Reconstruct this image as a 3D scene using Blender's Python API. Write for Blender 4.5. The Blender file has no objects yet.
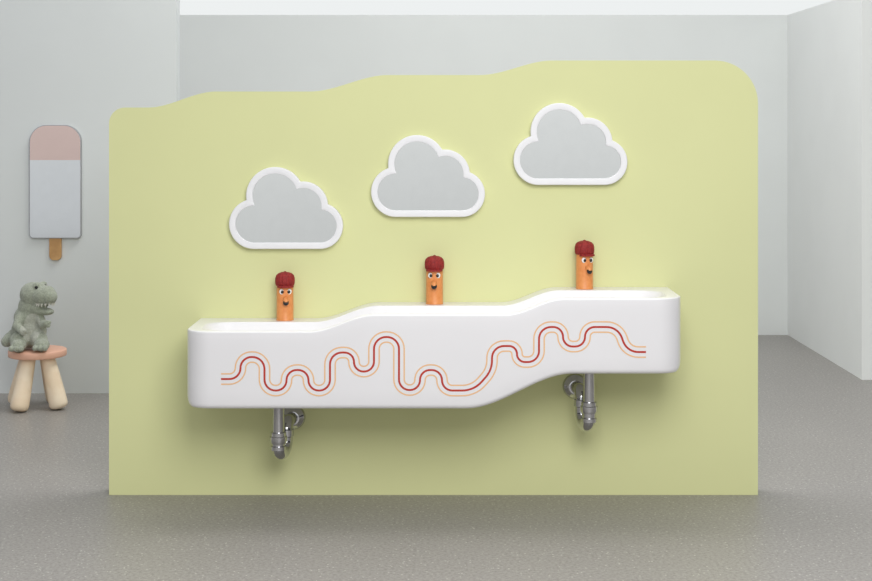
import bpy, bmesh, math, random
from mathutils import Vector, Matrix, Quaternion
random.seed(4)
ZOOM=None
D0=5.8; CX=440.0; HY=125.0; CZ=1.48
def S(y): return 0.004*(D0+y)/D0
def PX(px,y): return (px-CX)*S(y)
def PZ(py,y): return CZ-(py-HY)*S(y)

sc=bpy.context.scene
try: sc.view_settings.view_transform='Standard'
except Exception: pass
col=sc.collection

# ---------------- materials ----------------
def mat(name,c,rough=0.5,metal=0.0,c2=None,nscale=20,bump=0.0,bscale=None,coat=0.0,spec=0.5,ramp=(0.4,0.6),sheen=0):
    m=bpy.data.materials.new(name); m.use_nodes=True
    nt=m.node_tree; b=nt.nodes['Principled BSDF']
    b.inputs['Roughness'].default_value=rough; b.inputs['Metallic'].default_value=metal
    b.inputs['Specular IOR Level'].default_value=spec
    if coat: b.inputs['Coat Weight'].default_value=coat; b.inputs['Coat Roughness'].default_value=0.08
    if sheen: b.inputs['Sheen Weight'].default_value=sheen
    if c2 is None: c2=tuple(x*0.985 for x in c)
    tc=nt.nodes.new('ShaderNodeTexCoord')
    n=nt.nodes.new('ShaderNodeTexNoise'); n.inputs['Scale'].default_value=nscale; n.inputs['Detail'].default_value=5
    nt.links.new(tc.outputs['Object'],n.inputs['Vector'])
    r=nt.nodes.new('ShaderNodeValToRGB')
    r.color_ramp.elements[0].position=ramp[0]; r.color_ramp.elements[0].color=(*c2,1)
    r.color_ramp.elements[1].position=ramp[1]; r.color_ramp.elements[1].color=(*c,1)
    nt.links.new(n.outputs['Fac'],r.inputs['Fac']); nt.links.new(r.outputs['Color'],b.inputs['Base Color'])
    if bump:
        n2=nt.nodes.new('ShaderNodeTexNoise'); n2.inputs['Scale'].default_value=bscale or nscale*3; n2.inputs['Detail'].default_value=3
        nt.links.new(tc.outputs['Object'],n2.inputs['Vector'])
        bp=nt.nodes.new('ShaderNodeBump'); bp.inputs['Strength'].default_value=bump; bp.inputs['Distance'].default_value=0.005
        nt.links.new(n2.outputs['Fac'],bp.inputs['Height']); nt.links.new(bp.outputs['Normal'],b.inputs['Normal'])
    return m
def lin(r,g,b):
    f=lambda v:((v/255+0.055)/1.055)**2.4 if v/255>0.04045 else v/255/12.92
    return (f(r),f(g),f(b))
M={}
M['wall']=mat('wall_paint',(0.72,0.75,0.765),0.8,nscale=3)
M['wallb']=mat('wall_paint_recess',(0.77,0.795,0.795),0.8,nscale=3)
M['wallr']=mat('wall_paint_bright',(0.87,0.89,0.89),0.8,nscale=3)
M['panel']=mat('yellow_green_paint',(0.72,0.735,0.39),0.65,nscale=2,spec=0.3)
M['solid']=mat('white_solid_surface',(0.85,0.84,0.865),0.28,nscale=3,coat=0.15)
M['red']=mat('dark_red_print',lin(190,54,38),0.4)
M['peach']=mat('peach_print',lin(240,192,144),0.4)
M['frame']=mat('white_frame_paint',(0.86,0.86,0.89),0.45)
M['mirror']=mat('mirror_glass',(0.93,0.94,0.94),0.06,1.0)
M['mirror2']=mat('mirror_glass_grey',(0.80,0.82,0.85),0.08,1.0)
M['pinkm']=mat('pink_tinted_mirror',(0.80,0.62,0.58),0.2,1.0)
M['edge']=mat('grey_metal_edge',(0.42,0.43,0.45),0.4,0.6)
M['wood']=mat('golden_wood',lin(204,160,108),0.5,c2=lin(186,142,92),nscale=14)
M['birch']=mat('pale_birch_wood',lin(252,234,210),0.5,c2=lin(244,222,194),nscale=10)
M['seat']=mat('salmon_pink_paint',lin(236,184,160),0.5)
M['orange']=mat('orange_lacquer',lin(232,152,90),0.4,c2=lin(226,142,80),nscale=60)
M['cap']=mat('dark_red_knit',lin(160,40,38),0.7,c2=lin(130,26,28),nscale=160,bump=0.4,bscale=260)
M['white']=mat('eye_white',(0.9,0.9,0.88),0.3)
M['black']=mat('black_rubber',(0.012,0.011,0.012),0.35)
M['chrome']=mat('polished_chrome',(0.56,0.56,0.58),0.03,1.0)
M['plush']=mat('grey_green_plush',lin(184,190,174),0.95,c2=lin(158,164,148),nscale=120,bump=1.0,bscale=320,sheen=0.4,ramp=(0.35,0.65))
M['plush2']=mat('pale_plush_belly',lin(202,204,194),0.95,c2=lin(188,190,180),nscale=120,bump=1.0,bscale=320)
M['felt']=mat('white_felt',(0.78,0.77,0.72),0.9)

# floor : fine speckled stone
m=bpy.data.materials.new('grey_speckled_floor'); m.use_nodes=True; nt=m.node_tree; b=nt.nodes['Principled BSDF']
tc=nt.nodes.new('ShaderNodeTexCoord')
n1=nt.nodes.new('ShaderNodeTexNoise'); n1.inputs['Scale'].default_value=1.3; n1.inputs['Detail'].default_value=6
n2=nt.nodes.new('ShaderNodeTexNoise'); n2.inputs['Scale'].default_value=85; n2.inputs['Detail'].default_value=3; n2.inputs['Roughness'].default_value=0.7
v=nt.nodes.new('ShaderNodeTexVoronoi'); v.inputs['Scale'].default_value=42
for n in (n1,n2,v): nt.links.new(tc.outputs['Object'],n.inputs['Vector'])
r1=nt.nodes.new('ShaderNodeValToRGB'); r1.color_ramp.elements[0].position=0.32; r1.color_ramp.elements[1].position=0.68
r1.color_ramp.elements[0].color=(0.215,0.202,0.190,1); r1.color_ramp.elements[1].color=(0.365,0.346,0.328,1)
nt.links.new(n2.outputs['Fac'],r1.inputs['Fac'])
r2=nt.nodes.new('ShaderNodeValToRGB'); r2.color_ramp.elements[0].position=0.11; r2.color_ramp.elements[1].position=0.18
r2.color_ramp.elements[0].color=(0.66,0.64,0.60,1); r2.color_ramp.elements[1].color=(0,0,0,1)
nt.links.new(v.outputs['Distance'],r2.inputs['Fac'])
mx=nt.nodes.new('ShaderNodeMix'); mx.data_type='RGBA'; mx.blend_type='LIGHTEN'; mx.inputs[0].default_value=0.75
nt.links.new(r1.outputs['Color'],mx.inputs[6]); nt.links.new(r2.outputs['Color'],mx.inputs[7])
r3=nt.nodes.new('ShaderNodeValToRGB'); r3.color_ramp.elements[0].position=0.3; r3.color_ramp.elements[1].position=0.7
r3.color_ramp.elements[0].color=(0.94,0.94,0.94,1); r3.color_ramp.elements[1].color=(1.0,1.0,1.0,1)
nt.links.new(n1.outputs['Fac'],r3.inputs['Fac'])
mm=nt.nodes.new('ShaderNodeMix'); mm.data_type='RGBA'; mm.blend_type='MULTIPLY'; mm.inputs[0].default_value=1
nt.links.new(mx.outputs[2],mm.inputs[6]); nt.links.new(r3.outputs['Color'],mm.inputs[7])
nt.links.new(mm.outputs[2],b.inputs['Base Color']); b.inputs['Roughness'].default_value=0.42; b.inputs['Specular IOR Level'].default_value=0.4
M['floor']=m

# ---------------- geometry helpers ----------------
def obj_from(name,verts,faces,mats,midx=None,parent=None,smooth=False,recalc=True,loc=None,autosm=None):
    me=bpy.data.meshes.new(name); me.from_pydata([tuple(v) for v in verts],[],faces)
    for mt in mats: me.materials.append(mt)
    if midx:
        for p,i in zip(me.polygons,midx): p.material_index=i
    if recalc:
        bm=bmesh.new(); bm.from_mesh(me); bmesh.ops.recalc_face_normals(bm,faces=bm.faces); bm.to_mesh(me); bm.free()
    if smooth:
        for p in me.polygons: p.use_smooth=True
        if autosm is not None:
            try: me.set_sharp_from_angle(angle=math.radians(autosm))
            except Exception: pass
    o=bpy.data.objects.new(name,me); col.objects.link(o)
    if parent: o.parent=parent
    if loc: o.location=loc
    return o
def empty(name,loc,label,cat,group=None):
    e=bpy.data.objects.new(name,None); col.objects.link(e); e.location=loc; e.empty_display_size=0.05
    e["label"]=label; e["category"]=cat
    if group: e["group"]=group
    return e
def box(name,x0,x1,y0,y1,z0,z1,mt,bev=0.0,parent=None):
    v=[(x,y,z) for x in(x0,x1) for y in(y0,y1) for z in(z0,z1)]
    f=[(0,1,3,2),(4,6,7,5),(0,4,5,1),(2,3,7,6),(0,2,6,4),(1,5,7,3)]
    o=obj_from(name,v,f,[mt],parent=parent)
    if bev:
        md=o.modifiers.new('b','BEVEL'); md.width=bev; md.segments=3
    return o
def prism(name,pts,y0,y1,mt,parent=None,bev=0.0,sm=True):
    n=len(pts); v=[(x,y0,z) for x,z in pts]+[(x,y1,z) for x,z in pts]
    f=[tuple(range(n)),tuple(range(2*n-1,n-1,-1))]+[(i,(i+1)%n,n+(i+1)%n,n+i) for i in range(n)]
    o=obj_from(name,v,f,[mt],parent=parent,smooth=sm,autosm=35)
    if bev:
        md=o.modifiers.new('b','BEVEL'); md.width=bev; md.segments=2; md.limit_method='ANGLE'; md.angle_limit=math.radians(50)
    return o
def lathe(prof,n=40,center=(0,0,0),axis='Z',lobes=0,lamp=0.0):
    vs=[];fs=[]
    for r,z in prof:
        for i in range(n):
            a=2*math.pi*i/n; rr=r*(1+lamp*math.cos(lobes*a)) if lobes else r
            p=(rr*math.cos(a),rr*math.sin(a),z)
            if axis=='Y': p=(p[0],-p[2],p[1])
            vs.append((p[0]+center[0],p[1]+center[1],p[2]+center[2]))
    for j in range(len(prof)-1):
        for i in range(n): fs.append((j*n+i,j*n+(i+1)%n,(j+1)*n+(i+1)%n,(j+1)*n+i))
    fs.append(tuple(range(n-1,-1,-1))); k=(len(prof)-1)*n; fs.append(tuple(k+i for i in range(n)))
    return vs,fs
def tube(path,rad,n=20):
    P=[Vector(p) for p in path]; m_=len(P); R=rad if isinstance(rad,(list,tuple)) else [rad]*m_
    T=[(P[min(i+1,m_-1)]-P[max(i-1,0)]).normalized() for i in range(m_)]
    up=Vector((1,0,0)) if abs(T[0].x)<0.8 else Vector((0,1,0))
    u=(up-T[0]*up.dot(T[0])).normalized(); vs=[];fs=[]
    for i in range(m_):
        u=(u-T[i]*u.dot(T[i])).normalized(); w=T[i].cross(u)
        for k in range(n):
            a=2*math.pi*k/n; vs.append(P[i]+R[i]*(math.cos(a)*u+math.sin(a)*w))
    for j in range(m_-1):
        for k in range(n): fs.append((j*n+k,j*n+(k+1)%n,(j+1)*n+(k+1)%n,(j+1)*n+k))
    fs.append(tuple(range(n-1,-1,-1))); q=(m_-1)*n; fs.append(tuple(q+k for k in range(n)))
    return vs,fs
def fillet(pts,r,seg=8):
    P=[Vector(p) for p in pts]; out=[P[0]]
    rs=r if isinstance(r,(list,tuple)) else [r]*len(P)
    for i in range(1,len(P)-1):
        a=P[i-1]-P[i]; b_=P[i+1]-P[i]; la,lb=a.length,b_.length; a.normalize(); b_.normalize()
        ang=a.angle(b_); 
        if ang>math.pi-0.02: out.append(P[i]); continue
        fa=1.0 if i==1 else .5; fb=1.0 if i==len(P)-2 else .5
        t=min(rs[i]/math.tan(ang/2),la*fa,lb*fb); rr=t*math.tan(ang/2)
        bis=(a+b_).normalized(); c=P[i]+bis*(rr/math.sin(ang/2))
        s=P[i]+a*t-c; e=P[i]+b_*t-c; tot=s.angle(e)
        for k in range(seg+1):
            f=k/seg; v_=(s*math.sin((1-f)*tot)+e*math.sin(f*tot))/math.sin(tot)
            q=c+v_
            if (q-out[-1]).length>1e-6: out.append(q)
    out.append(P[-1]); return out
def sst(t): t=max(0,min(1,t)); return t*t*(3-2*t)

# ---------------- room ----------------
WH=CZ+ (HY-15)*S(4.42)
def struct(o): o["kind"]="structure"; return o
struct(box('floor',-8,8,-8,5.2,-0.1,0,M['floor']))
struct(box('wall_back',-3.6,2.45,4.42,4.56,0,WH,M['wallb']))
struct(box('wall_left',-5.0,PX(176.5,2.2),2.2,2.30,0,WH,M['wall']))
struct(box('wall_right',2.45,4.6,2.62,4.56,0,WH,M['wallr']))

# ---------------- partition ----------------
def lev(px):
    y=107.5; y-= (107.5-91.5)*sst((px-148)/68)
    y-=(91.5-75)*sst((px-310)/78); y-=(75-60.5)*sst((px-480)/72); return y
L=[]
r=16
for k in range(11):
    a=math.pi-k/10*math.pi/2; L.append((109+r+r*math.cos(a),107.5+r-r*math.sin(a)))
x=128
while x<=712: L.append((x,lev(x))); x+=3
r=43
for k in range(15):
    a=math.pi/2-k/14*math.pi/2; L.append((758-r+r*math.cos(a),60.5+r-r*math.sin(a)))
L=[(109,495)]+L+[(758,495)]
pts=[(PX(a,0),PZ(b_,0)) for a,b_ in L]
pan=prism('partition_wall',pts,0,0.1,M['panel'])
pan["label"]="free-standing pale yellow-green partition panel with stepped wavy top"; pan["category"]="partition wall"

# ---------------- washbasin ----------------
YF=-0.38; sf=S(YF); xl=-0.960; xr=0.914
Z1,Z2,Z3=PZ(318,0),PZ(302,0),PZ(287,0)
zb1,zb2=PZ(409.5,YF),PZ(374.5,YF)
def zt0(x): return Z1+(Z2-Z1)*sst((x+0.49)/0.25)+(Z3-Z2)*sst((x-0.245)/0.22)
def zb0(x): return zb1+(zb2-zb1)*sst((x-PX(466,YF))/(PX(573,YF)-PX(466,YF)))
RC=0.10; DB=0.085
def rr_dist(x,y):
    x0,x1,y0,y1=xl+0.052,xr-0.052,-0.38+0.020,-0.118
    cx,cy=(x0+x1)/2,(y0+y1)/2; hx,hy=(x1-x0)/2,(y1-y0)/2; rr=0.10
    qx,qy=abs(x-cx)-hx+rr,abs(y-cy)-hy+rr
    return -(math.hypot(max(qx,0),max(qy,0))+min(max(qx,qy),0)-rr)
ysamp=[-.001,-.03,-.06,-.09,-.108,-.113,-.117,-.119,-.122,-.126,-.133,-.143,-.157,-.17,-.19,-.22,-.25,-.28,-.30,-.315,-.327,-.336,-.343,-.349,-.354,-.3575,-.3595,-.362,-.367,-.372]
e=[0,.002,.005,.009,.014,.02,.026,.032,.038,.044,.049,.052,.056,.061,.068,.076,.085,.094,.102]
xs=[xl+v for v in e]; n=230
for i in range(1,n): xs.append(xl+.102+(xr-xl-.204)*i/n)
xs+= [xr-v for v in reversed(e)]
V=[];F=[];rows=[]
for x in xs:
    d=min(x-xl,xr-x)
    yf=YF+ (RC-math.sqrt(max(0,RC*RC-(RC-d)**2)) if d<RC else 0)
    tb=0.007; ze=(tb-math.sqrt(max(0,tb*tb-(tb-d)**2))) if d<tb else 0
    bb=0.035; zbe=(bb-math.sqrt(max(0,bb*bb-(bb-d)**2))) if d<bb else 0
    zt=zt0(x)-ze; zb=zb0(x)+zbe; k=yf/YF; row=[]
    for ys in ysamp:
        y=ys*k if ys<-.01 else ys; dd=rr_dist(x,y); z=zt
        if dd>0:
            t=min(dd/0.10,1); z=zt-DB*(1-(1-t)**2)**0.85
        row.append((x,y,z))
    rt=0.007
    for j in range(6):
        a=math.pi/2*j/5; row.append((x,yf+rt-rt*math.sin(a),zt-rt+rt*math.cos(a)))
    for j in range(1,6): 
        f=j/6; row.append((x,yf,(zt-rt)*(1-f)+(zb+0.02)*f))
    rb=0.02
    for j in range(5):
        a=math.pi/2*j/4; row.append((x,yf+rb-rb*math.cos(a),zb+rb-rb*math.sin(a)))
    row.append((x,yf*0.5,zb)); row.append((x,-.001,zb))
    rows.append(row)
m_=len(rows[0])
for row in rows: V+=row
for i in range(len(rows)-1):
    for j in range(m_): 
        F.append((i*m_+j,i*m_+(j+1)%m_,(i+1)*m_+(j+1)%m_,(i+1)*m_+j))
F.append(tuple(range(m_-1,-1,-1)))
q=(len(rows)-1)*m_; F.append(tuple(q+k for k in range(m_)))
body=obj_from('tmp',V,F,[M['solid']])
bm=bmesh.new(); bm.from_mesh(body.data); bpy.data.objects.remove(body)
path=[(221,379),(240.5,379),(240.5,357),(264.5,357),(264.5,390.5),(286.5,390.5),(286.5,370),(308.5,370),(308.5,390.5),(330,390.5),(330,352.5),(354,352.5),(354,371.5),(374,371.5),(374,337),(399,337),(399,390),(420,390),(420,370),(442,370),(442,390.5),(474,390.5),(492,370),(492,346),(517,346),(517,362),(539,362),(539,327),(563,327),(563,346.5),(585,346.5),(585,327),(618,327),(627,352),(646,352)]
rs=[12]*len(path); rs[21]=26; rs[22]=26; rs[-3]=16; rs[-2]=16
cl0=[Vector((p[0],p[1])) for p in fillet([(a,b_) for a,b_ in path],rs,9)]
cl=[cl0[0]]
for p in cl0[1:]:
    if (p-cl[-1]).length>0.45: cl.append(p)
def ribbon(off,w,mi,lift):
    nrm=[]
    for i in range(len(cl)):
        t=(cl[min(i+1,len(cl)-1)]-cl[max(i-1,0)]).normalized(); nrm.append(Vector((-t.y,t.x)))
    prev=None
    for p,nn in zip(cl,nrm):
        a=p+nn*(off-w/2); b_=p+nn*(off+w/2)
        va=bm.verts.new((PX(a.x,YF),YF-lift,PZ(a.y,YF))); vb=bm.verts.new((PX(b_.x,YF),YF-lift,PZ(b_.y,YF)))
        if prev:
            f=bm.faces.new((prev[0],va,vb,prev[1])); f.material_index=mi
            f.normal_update()
            if f.normal.y>0: f.normal_flip()
        prev=(va,vb)
ribbon(0,2.0,1,0.0006); ribbon(5.2,1.4,2,0.0006); ribbon(-5.2,1.4,2,0.0006)
me=bpy.data.meshes.new('washbasin'); bm.to_mesh(me); bm.free()
for k in('solid','red','peach'): me.materials.append(M[k])
for p in me.polygons: p.use_smooth=True
try: me.set_sharp_from_angle(angle=math.radians(50))
except Exception: pass
basin=bpy.data.objects.new('washbasin',me); col.objects.link(basin)
basin["label"]="long white stepped trough washbasin with red and peach wavy line pattern"; basin["category"]="sink"

# ---------------- cloud mirrors ----------------
CIR=[(46,29,29),(25,57,25),(74,39.5,25),(91,59,23)]
def cloud(ins,n=260,c=(56,50)):
    out=[]
    for i in range(n):
        a=2*math.pi*i/n; dx,dy=math.cos(a),math.sin(a); best=0
        for cx,cy,r in CIR:
            r=r-ins; ox,oy=c[0]-cx,c[1]-cy; b_=ox*dx+oy*dy; cc=ox*ox+oy*oy-r*r; di=b_*b_-cc
            if di>0: best=max(best,-b_+math.sqrt(di))
        if dy>0:
            t=(82-ins-c[1])/dy; xx=c[0]+dx*t
            if 25<=xx<=91: best=max(best,t)
        out.append((c[0]+dx*best-57,c[1]+dy*best-82))
    return out
sm=S(-0.03)
def cloud_loops(spec):
    vs=[];fs=[];n=260
    for ins,y in spec: vs+=[(px*sm,y,-pz*sm) for px,pz in cloud(ins)]
    for j in range(len(spec)-1):
        for i in range(n): fs.append((j*n+i,j*n+(i+1)%n,(j+1)*n+(i+1)%n,(j+1)*n+i))
    return vs,fs,n
def copy_thing(root,loc,label,rotz=None,name=None):
    r2=root.copy(); r2.location=loc; r2["label"]=label
    if rotz is not None: r2.rotation_euler=(0,0,rotz)
    col.objects.link(r2)
    def rec(src,dst):
        for ch in list(src.children):
            c=ch.copy(); c.parent=dst; col.objects.link(c); rec(ch,c)
    rec(root,r2); return r2
cl_label="cloud-shaped wall mirror with thick white frame above an orange faucet"
cpos=[(286,249),(428,217),(570.5,185)]
def cp(i): return (PX(cpos[i][0],-0.03),0,PZ(cpos[i][1],-0.03))
cm=empty('cloud_mirror',cp(0),cl_label,'mirror','cloud mirrors')
vs,fs,n=cloud_loops([(6.4,-.001),(0.2,-.001),(0.03,-.012),(0,-.026),(0.08,-.0308),(0.3,-.0322),(0.7,-.0328),(1.2,-.033),(5.8,-.033),(6.2,-.0326),(6.4,-.0318),(6.4,-.001)])
obj_from('frame',vs,fs,[M['frame']],parent=cm,smooth=True,autosm=40)
vs,fs,n=cloud_loops([(6.3,-.004),(6.3,-.026)]); fs+= [tuple(range(n)),tuple(range(2*n-1,n-1,-1))]
o=obj_from('mirror_glass',vs,fs,[M['mirror']],parent=cm); o["label"]="grey mirror glass"
for i in (1,2): copy_thing(cm,cp(i),cl_label)

# ---------------- faucets ----------------
YT=-0.058; st=S(YT)
fb=[(285,0),(434.5,0),(584.5,0)]
def fpos(i):
    x=PX(fb[i][0],YT); return (x,YT,zt0(x)+.0005)
fr=[0.18,-0.03,0.32]
flab=["orange faucet with cartoon face and dark red cap, lowest step","orange faucet with cartoon face and dark red cap, middle step","orange faucet with cartoon face turned aside, highest step"]
fa=empty('faucet',fpos(0),flab[0],'faucet','face faucets on the washbasin'); fa.rotation_euler=(0,0,fr[0])
R=0.0335
vs,fs=lathe([(R+.001,0),(R+.001,.003),(R,.005),(R,.05),(R-.0005,.12),(R-.001,.15),(R-.006,.158),(.005,.16)],48)
obj_from('faucet_body',vs,fs,[M['orange']],parent=fa,smooth=True,autosm=40)
vs,fs=tube([(0,-.02,.088),(0,-.033,.086),(0,-.041,.083),(0,-.048,.078),(0,-.051,.073)],[.0125,.012,.0115,.0105,.008])
sp=obj_from('spout',vs,fs,[M['orange']],parent=fa,smooth=True,autosm=60); sp["label"]="nose-shaped orange spout"
def ell(c,r,nu=24,nv=14,rot=None):
    vs=[];fs=[]
    for j in range(nv+1):
        th=math.pi*j/nv
        for i in range(nu):
            ph=2*math.pi*i/nu; p=Vector((r[0]*math.sin(th)*math.cos(ph),r[1]*math.sin(th)*math.sin(ph),r[2]*math.cos(th)))
            if rot: p=rot@p
            vs.append((p.x+c[0],p.y+c[1],p.z+c[2]))
    for j in range(nv):
        for i in range(nu): fs.append((j*nu+i,j*nu+(i+1)%nu,(j+1)*nu+(i+1)%nu,(j+1)*nu+i))
    return vs,fs
vs,fs=ell((0,-.049,.074),(.0115,.008,.012))
ae=obj_from('nose_tip',vs,fs,[M['black']],parent=fa,smooth=True); ae["label"]="black outlet tip"
for sx in(-1,1):
    a=sx*0.46; c=((R-.002)*math.sin(a),-(R-.002)*math.cos(a),.115)
    vs,fs=ell(c,(.0105,.005,.0115)); ey=obj_from('eye',vs,fs,[M['white']],parent=fa,smooth=True)
    c2=(c[0]-sx*.001,c[1]-.004,c[2]-.001); vs,fs=ell(c2,(.0060,.003,.0068)); obj_from('pupil',vs,fs,[M['black']],parent=ey,smooth=True)
prof=[(.030,.135),(.0345,.136),(.0370,.143),(.0380,.154),(.0375,.166),(.0340,.177),(.026,.1845),(.015,.1885),(.004,.1895)]
vs,fs=lathe(prof,120,lobes=14,lamp=0.030)
v2,f2=lathe([(.003,.186),(.006,.187),(.0065,.190),(.004,.192),(.001,.193)],20); k=len(vs); vs+=v2; fs+=[tuple(i+k for i in f) for f in f2]
obj_from('cap',vs,fs,[M['cap']],parent=fa,smooth=True,autosm=60)
bv=[];bf=[]
for lay,(dz) in enumerate((0,.005)):
    for i in range(21):
        a=-.95+1.9*i/20
        for rr in(.028,.049*(1-0.18*(a/.95)**2)): bv.append((rr*math.sin(a),-rr*math.cos(a),.136+dz-(0.005 if rr>.036 else 0)))
for i in range(20):
    a=i*2; bf.append((a,a+1,a+3,a+2)); bf.append((42+a,42+a+2,42+a+3,42+a+1)); bf.append((a+1,43+a,45+a,a+3)); bf.append((a,a+2,44+a,42+a))
bf+=[(0,42,43,1),(40,41,83,82)]
obj_from('cap_visor',bv,bf,[M['cap']],parent=fa,smooth=True,autosm=50)
for i in(1,2): copy_thing(fa,fpos(i),flab[i],fr[i])

# ---------------- drain traps ----------------
YP=-0.2
def trap(px,zu,pbot,fpx,fpy,label):
    x=PX(px,YP); zbot=PZ(pbot,YP); fx=PX(fpx,0); fz=PZ(fpy,0)
    e=empty('drain_trap',(x,YP,zu),label,'drain pipe','chrome drain traps'); L_=lambda p:(p[0]-x,p[1]-YP,p[2]-zu)
    def add(name,vf,lab=None,mt='chrome',asm=40):
        vs,fs=vf; o=obj_from(name,[L_(v) for v in vs],fs,[M[mt]],parent=e,smooth=True,autosm=asm)
        if lab:o["label"]=lab
    H=zu-zbot
    add('tailpipe',lathe([(.032,zu-.0005),(.032,zu-.012),(.025,zu-.016),(.0235,zu-.018),(.0235,zu-H*.62)],32,(x,YP,0)))
    zc=zu-H*.60
    add('coupling_nut',lathe([(.025,zc+.022),(.0300,zc+.020),(.0300,zc+.006),(.0335,zc+.004),(.0335,zc-.014),(.0300,zc-.022),(.024,zc-.024)],32,(x,YP,0)))
    mx_,my_=x+(fx-x)*.55,-.11
    P=fillet([(x,YP,zu-H*.6),(x,YP,zbot+.026),(mx_,my_,zbot+.026),(mx_,my_,fz-.0),(fx,-0.001,fz)],[0,.045,.045,.035,0],12)
    add('trap_bend',tube(P,.026,28))
    zc=zbot+H*.40
    add('coupling_nut',lathe([(.026,zc+.014),(.031,zc+.012),(.031,zc-.012),(.026,zc-.016)],32,(mx_,my_,0)))
    add('slip_ring',lathe([(.0265,zbot+.064),(.0305,zbot+.062),(.0305,zbot+.048),(.0265,zbot+.046)],32,(x,YP,0)))
    add('wall_flange',lathe([(.050,.001),(.049,.008),(.044,.016),(.034,.021),(.029,.03),(.0265,.031)],48,(fx,0,fz),'Y'),"round chrome wall flange")
trap(278.5,zb0(PX(278.5,YP)),462,293,417,"chrome drain trap under the low side of the washbasin")
trap(589,zb0(PX(589,YP)),434,575,386,"chrome drain trap under the high side of the washbasin")

# ---------------- ice lolly mirror ----------------
yw=2.2
def rrect(x0,x1,y0,y1,rt,rb):
    o=[]
    for cx,cy,r,a0 in((x1-rt,y0+rt,rt,0),(x0+rt,y0+rt,rt,90),(x0+rb,y1-rb,rb,180),(x1-rb,y1-rb,rb,270)):
        for k in range(11):
            a=math.radians(a0+9*k); o.append((cx+r*math.cos(a),cy-r*math.sin(a)))
    res=[]
    for p in o:
        if not res or (abs(p[0]-res[-1][0])+abs(p[1]-res[-1][1]))>1e-5: res.append(p)
    return res
ic=(56.0,260.0); ox,oz=PX(ic[0],yw),PZ(ic[1],yw)
W=lambda pts:[(PX(a,yw)-ox,PZ(b_,yw)-oz) for a,b_ in pts]
im=empty('wall_mirror',(ox,yw,oz),"ice-lolly-shaped wall mirror with pink top and wooden stick",'mirror')
prism('frame',W(rrect(30.5,82,125,238,17,4)),-.022,-.001,M['edge'],im)
o=prism('pink_glass',W(rrect(31.2,81.3,125.7,160,16.4,.2)),-.025,-.01,M['pinkm'],im); o["label"]="pink tinted mirror glass"
o=prism('mirror_glass',W(rrect(31.2,81.3,160,237.3,.2,3.3)),-.025,-.01,M['mirror2'],im); o["label"]="grey mirror glass"
o=prism('stick',W(rrect(50,62,236,260,.3,4.5)),-.018,-.001,M['wood'],im,0.002); o["label"]="golden brown wooden stick"

# ---------------- stool ----------------
yS=1.8; sS=S(yS); sx_,szt=PX(37.5,yS),PZ(349,yS)
sto=empty('stool',(sx_,yS,0),"small round stool with salmon pink seat and chunky pale wooden legs",'stool')
Rs=28.5*sS; TH=.036
vs,fs=lathe([(Rs-.007,szt-TH),(Rs-.002,szt-TH+.002),(Rs,szt-TH+.006),(Rs,szt-.006),(Rs-.002,szt-.002),(Rs-.006,szt),(.01,szt)],64)
obj_from('seat',vs,fs,[M['seat']],parent=sto,smooth=True,autosm=50)
for k,a in enumerate([154,246,-26,66]):
    a=math.radians(a); ca,sa=math.cos(a),math.sin(a)
    P=[];Rr=[]
    z0=szt-TH
    for t,r in((0,.036),(.15,.038),(.4,.042),(.7,.0465),(.86,.048),(.92,.047),(.96,.043),(.985,.033),(1,.020)):
        rad=.068+.080*t; P.append((rad*ca,rad*sa,z0+(0.006-z0)*t)); Rr.append(r)
    vs,fs=tube(P,Rr,28)
    vs=[(v.x,v.y,max(v.z,0.0) if v.z<z0-.02 else min(v.z,z0)) for v in vs]
    obj_from('leg',vs,fs,[M['birch']],parent=sto,smooth=True,autosm=70)

# ---------------- plush dinosaur ----------------
bmv=[];bmf=[]
def dp(px,py,dy): return Vector((PX(px,yS),yS+dy*sS,PZ(py,yS)))
def addell(px,py,dy,rx,rz,ry,tilt=0):
    rot=Matrix.Rotation(math.radians(tilt),3,'Y')
    vs,fs=ell(dp(px,py,dy),(rx*sS,ry*sS,rz*sS),20,14,rot); k=len(bmv); bmv.extend(vs); bmf.extend([tuple(i+k for i in f) for f in fs])
def addtube(pp,rr):
    for (a,ra),(b_,rb) in zip(list(zip(pp,rr))[:-1],list(zip(pp,rr))[1:]):
        for t in [0,.25,.5,.75,1]:
            c=[a[i]*(1-t)+b_[i]*t for i in range(3)]; r_=ra*(1-t)+rb*t; addell(c[0],c[1],c[2],r_,r_,r_)
addell(29,333,0,17.5,17,14); addell(29,320,0,15,14,12.5); addell(31,309,-1,12.5,12,11)
addell(36,296.5,-2,15.5,12.5,12.5); addell(34,294,-1,13,10,11.5)
addell(45,297,-7,12,9.8,11,-2); addell(51.5,297.8,-9,8,8.2,9.4); addell(49,294,-8,8.5,7,9)
addell(40,303,-3,11,8,10)
addell(44.5,312.5,-6,10.5,3.8,8,6); addell(49,312.8,-8,7,3.5,6.6,0); addell(38,310,-4,9,6.5,9)
addell(39,287,-9,4,3.6,3.6); addell(42.5,287,3,3.8,3.4,3.4)
addtube([(26,340,-5),(23,341,-14),(24,343.5,-17)],[9.5,9,7.5]); addell(25,344.2,-23,7.4,6.2,8)
addtube([(36,340,-3),(42,340,-11),(44,343,-14)],[9.5,8.5,7.5]); addell(47,344.2,-19,7.7,6.2,8)
for ddx in(-4.8,0,4.8):
    addell(25+ddx,346.3,-30,2.8,3,3.2); addell(47.2+ddx,346.3,-26,2.8,3,3.2)
addtube([(23,319,-10),(21.5,326,-16),(28,330,-21)],[5,4.3,3.7]); addell(30.8,329.8,-22,2.5,2.3,2.3); addell(29.5,332.6,-21.5,2.3,2.2,2.3)
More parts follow.
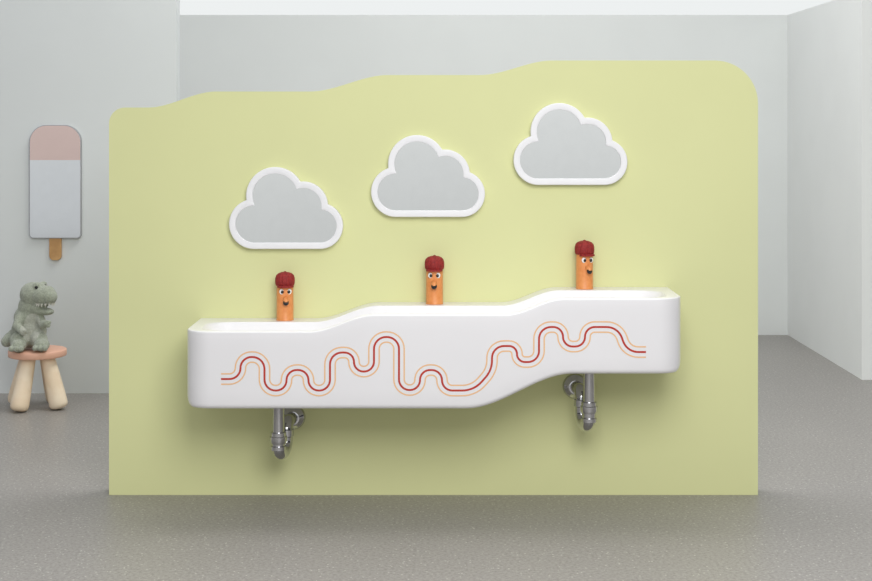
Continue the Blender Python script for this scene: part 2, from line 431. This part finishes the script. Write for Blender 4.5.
addtube([(41,319,-6),(46.5,325,-12),(51,323.5,-16)],[4.8,4.1,3.5]); addell(53.3,322.3,-17,2.4,2.2,2.3); addell(52.8,325.3,-17,2.3,2.2,2.3)
addtube([(20,338,6),(14,340,9),(9,342,6),(7,343.5,-1)],[11,9,7,5.5])
o=obj_from('plush_dinosaur',bmv,bmf,[M['plush']],recalc=True)
rm=o.modifiers.new('r','REMESH'); rm.mode='VOXEL'; rm.voxel_size=0.0032
s_=o.modifiers.new('s','SMOOTH'); s_.factor=0.5; s_.iterations=3
tx=bpy.data.textures.new('fluff','CLOUDS'); tx.noise_scale=0.006
dm=o.modifiers.new('d','DISPLACE'); dm.texture=tx; dm.strength=0.0045; dm.mid_level=0.5
dg=bpy.context.evaluated_depsgraph_get(); dg.update()
me=bpy.data.meshes.new_from_object(o.evaluated_get(dg)); 
for p in me.polygons: p.use_smooth=True
mz=min(v.co.z for v in me.vertices)
base=Vector((sx_,yS,szt+.0005))
for v in me.vertices: v.co=v.co-Vector((sx_,yS,mz)); 
for v in me.vertices:
    if v.co.z<0.004: v.co.z=0.0
o.modifiers.clear(); o.data=me; o.location=base
me.materials.clear(); me.materials.append(M['plush']); me.materials.append(M['plush2'])
o["label"]="grey-green plush dinosaur toy sitting on a small pink stool"; o["category"]="stuffed toy"
din=o
def dl(px,py,dy): v=dp(px,py,dy); return Vector((v.x-sx_,v.y-yS,v.z-mz))
for p in me.polygons:
    c=p.center; bc=dl(36,328,-14)
    if ((c.x-bc.x)/(9*sS))**2+((c.z-bc.z)/(14*sS))**2<1 and c.y<dl(0,0,-6).y and p.normal.y<-0.1: p.material_index=1
for (a,b_,c_) in((39.8,288.2,-12.5),(45,287.8,-0.5)):
    vs,fs=ell(dl(a,b_,c_),(.0085,.0075,.0085)); obj_from('eye',vs,fs,[M['black']],parent=din,smooth=True)
tv=[];tf=[]
for i in range(9):
    t=i/8; a=math.radians(-150+200*t)
    px=47.5+9.0*math.cos(a)*0.95; dy=-8+8.4*math.sin(a); py=305.4
    c=dl(px,py,dy); k=len(tv)
    for q in range(6): tv.append((c.x+.0075*math.cos(q*1.047),c.y+.0075*math.sin(q*1.047),c.z+.008))
    tv.append((c.x,c.y,c.z-.012)); tf+=[(k+q,k+(q+1)%6,k+6) for q in range(6)]+[tuple(k+q for q in range(5,-1,-1))]
t_=obj_from('teeth',tv,tf,[M['felt']],parent=din); t_["label"]="white felt teeth"

# ---------------- light & camera ----------------
w=bpy.data.worlds.new('w'); sc.world=w; w.use_nodes=True; nt=w.node_tree
bg=nt.nodes['Background']
tc=nt.nodes.new('ShaderNodeTexCoord'); sx=nt.nodes.new('ShaderNodeSeparateXYZ'); nt.links.new(tc.outputs['Generated'],sx.inputs[0])
rp=nt.nodes.new('ShaderNodeValToRGB'); mr=nt.nodes.new('ShaderNodeMapRange'); mr.inputs['From Min'].default_value=-1; mr.inputs['From Max'].default_value=1
nt.links.new(sx.outputs['Y'],mr.inputs['Value']); nt.links.new(mr.outputs['Result'],rp.inputs['Fac'])
rp.color_ramp.elements[0].position=0.0; rp.color_ramp.elements[0].color=(0.72,0.735,0.73,1)
rp.color_ramp.elements[1].position=0.75; rp.color_ramp.elements[1].color=(0.85,0.875,0.875,1)
zr=nt.nodes.new('ShaderNodeMapRange'); zr.interpolation_type='SMOOTHSTEP'
zr.inputs['From Min'].default_value=-.14; zr.inputs['From Max'].default_value=.08; zr.inputs['To Min'].default_value=.76; zr.inputs['To Max'].default_value=1.06  # height gradient added to the world so the mirrors show tonal falloff
nt.links.new(sx.outputs['Z'],zr.inputs['Value'])
ab=nt.nodes.new('ShaderNodeMath'); ab.operation='ABSOLUTE'; nt.links.new(sx.outputs['X'],ab.inputs[0])
m1=nt.nodes.new('ShaderNodeMapRange'); m1.interpolation_type='SMOOTHSTEP'; m1.inputs['From Min'].default_value=.50; m1.inputs['From Max'].default_value=.64
nt.links.new(ab.outputs[0],m1.inputs['Value'])
m2=nt.nodes.new('ShaderNodeMapRange'); m2.interpolation_type='SMOOTHSTEP'; m2.inputs['From Min'].default_value=.2; m2.inputs['From Max'].default_value=-.1
nt.links.new(sx.outputs['Y'],m2.inputs['Value'])
mb=nt.nodes.new('ShaderNodeMix'); mb.data_type='FLOAT'; nt.links.new(m2.outputs[0],mb.inputs[0]); mb.inputs[2].default_value=1.0; nt.links.new(zr.outputs[0],mb.inputs[3])
mu=nt.nodes.new('ShaderNodeMath'); mu.operation='MULTIPLY'; nt.links.new(m1.outputs[0],mu.inputs[0]); nt.links.new(m2.outputs[0],mu.inputs[1])
mixw=nt.nodes.new('ShaderNodeMix'); mixw.data_type='RGBA'; nt.links.new(mu.outputs[0],mixw.inputs[0])
nt.links.new(rp.outputs['Color'],mixw.inputs[6]); mixw.inputs[7].default_value=(0.06,0.06,0.06,1)  # dark side bands added to the world as flags for chrome reflections
nt.links.new(mixw.outputs[2],bg.inputs[0]); nt.links.new(mb.outputs[0],bg.inputs[1])
def area(loc,tgt,size,en,c=(1,1,1)):
    l=bpy.data.lights.new('key_fill','AREA'); l.shape='SQUARE'; l.size=size; l.energy=en; l.color=c
    o=bpy.data.objects.new('key_fill_light',l); col.objects.link(o); o.location=loc
    o.rotation_euler=(Vector(tgt)-Vector(loc)).to_track_quat('-Z','Y').to_euler(); return o
area((0.2,0.9,4.6),(0.1,0.1,0.0),1.8,92,(1,0.99,0.97))
area((0.5,-3.9,2.9),(0.1,0.2,0.95),2.0,104,(1,0.99,0.98))
area((0.4,3.0,4.3),(1.6,4.2,1.0),1.8,18)  # unseen fill lamp added behind the partition to brighten the recess walls
cam=bpy.data.cameras.new('camera'); co=bpy.data.objects.new('camera',cam); col.objects.link(co)
co.location=(0,-D0,CZ); co.rotation_euler=(math.pi/2,0,0)
cam.sensor_width=36
Zf,u,vv=ZOOM if ZOOM else (1,436,290.5)
cam.lens=1450/872*36*Zf; cam.shift_x=(u-440)/872*Zf; cam.shift_y=-(vv-HY)/872*Zf
sc.camera=co
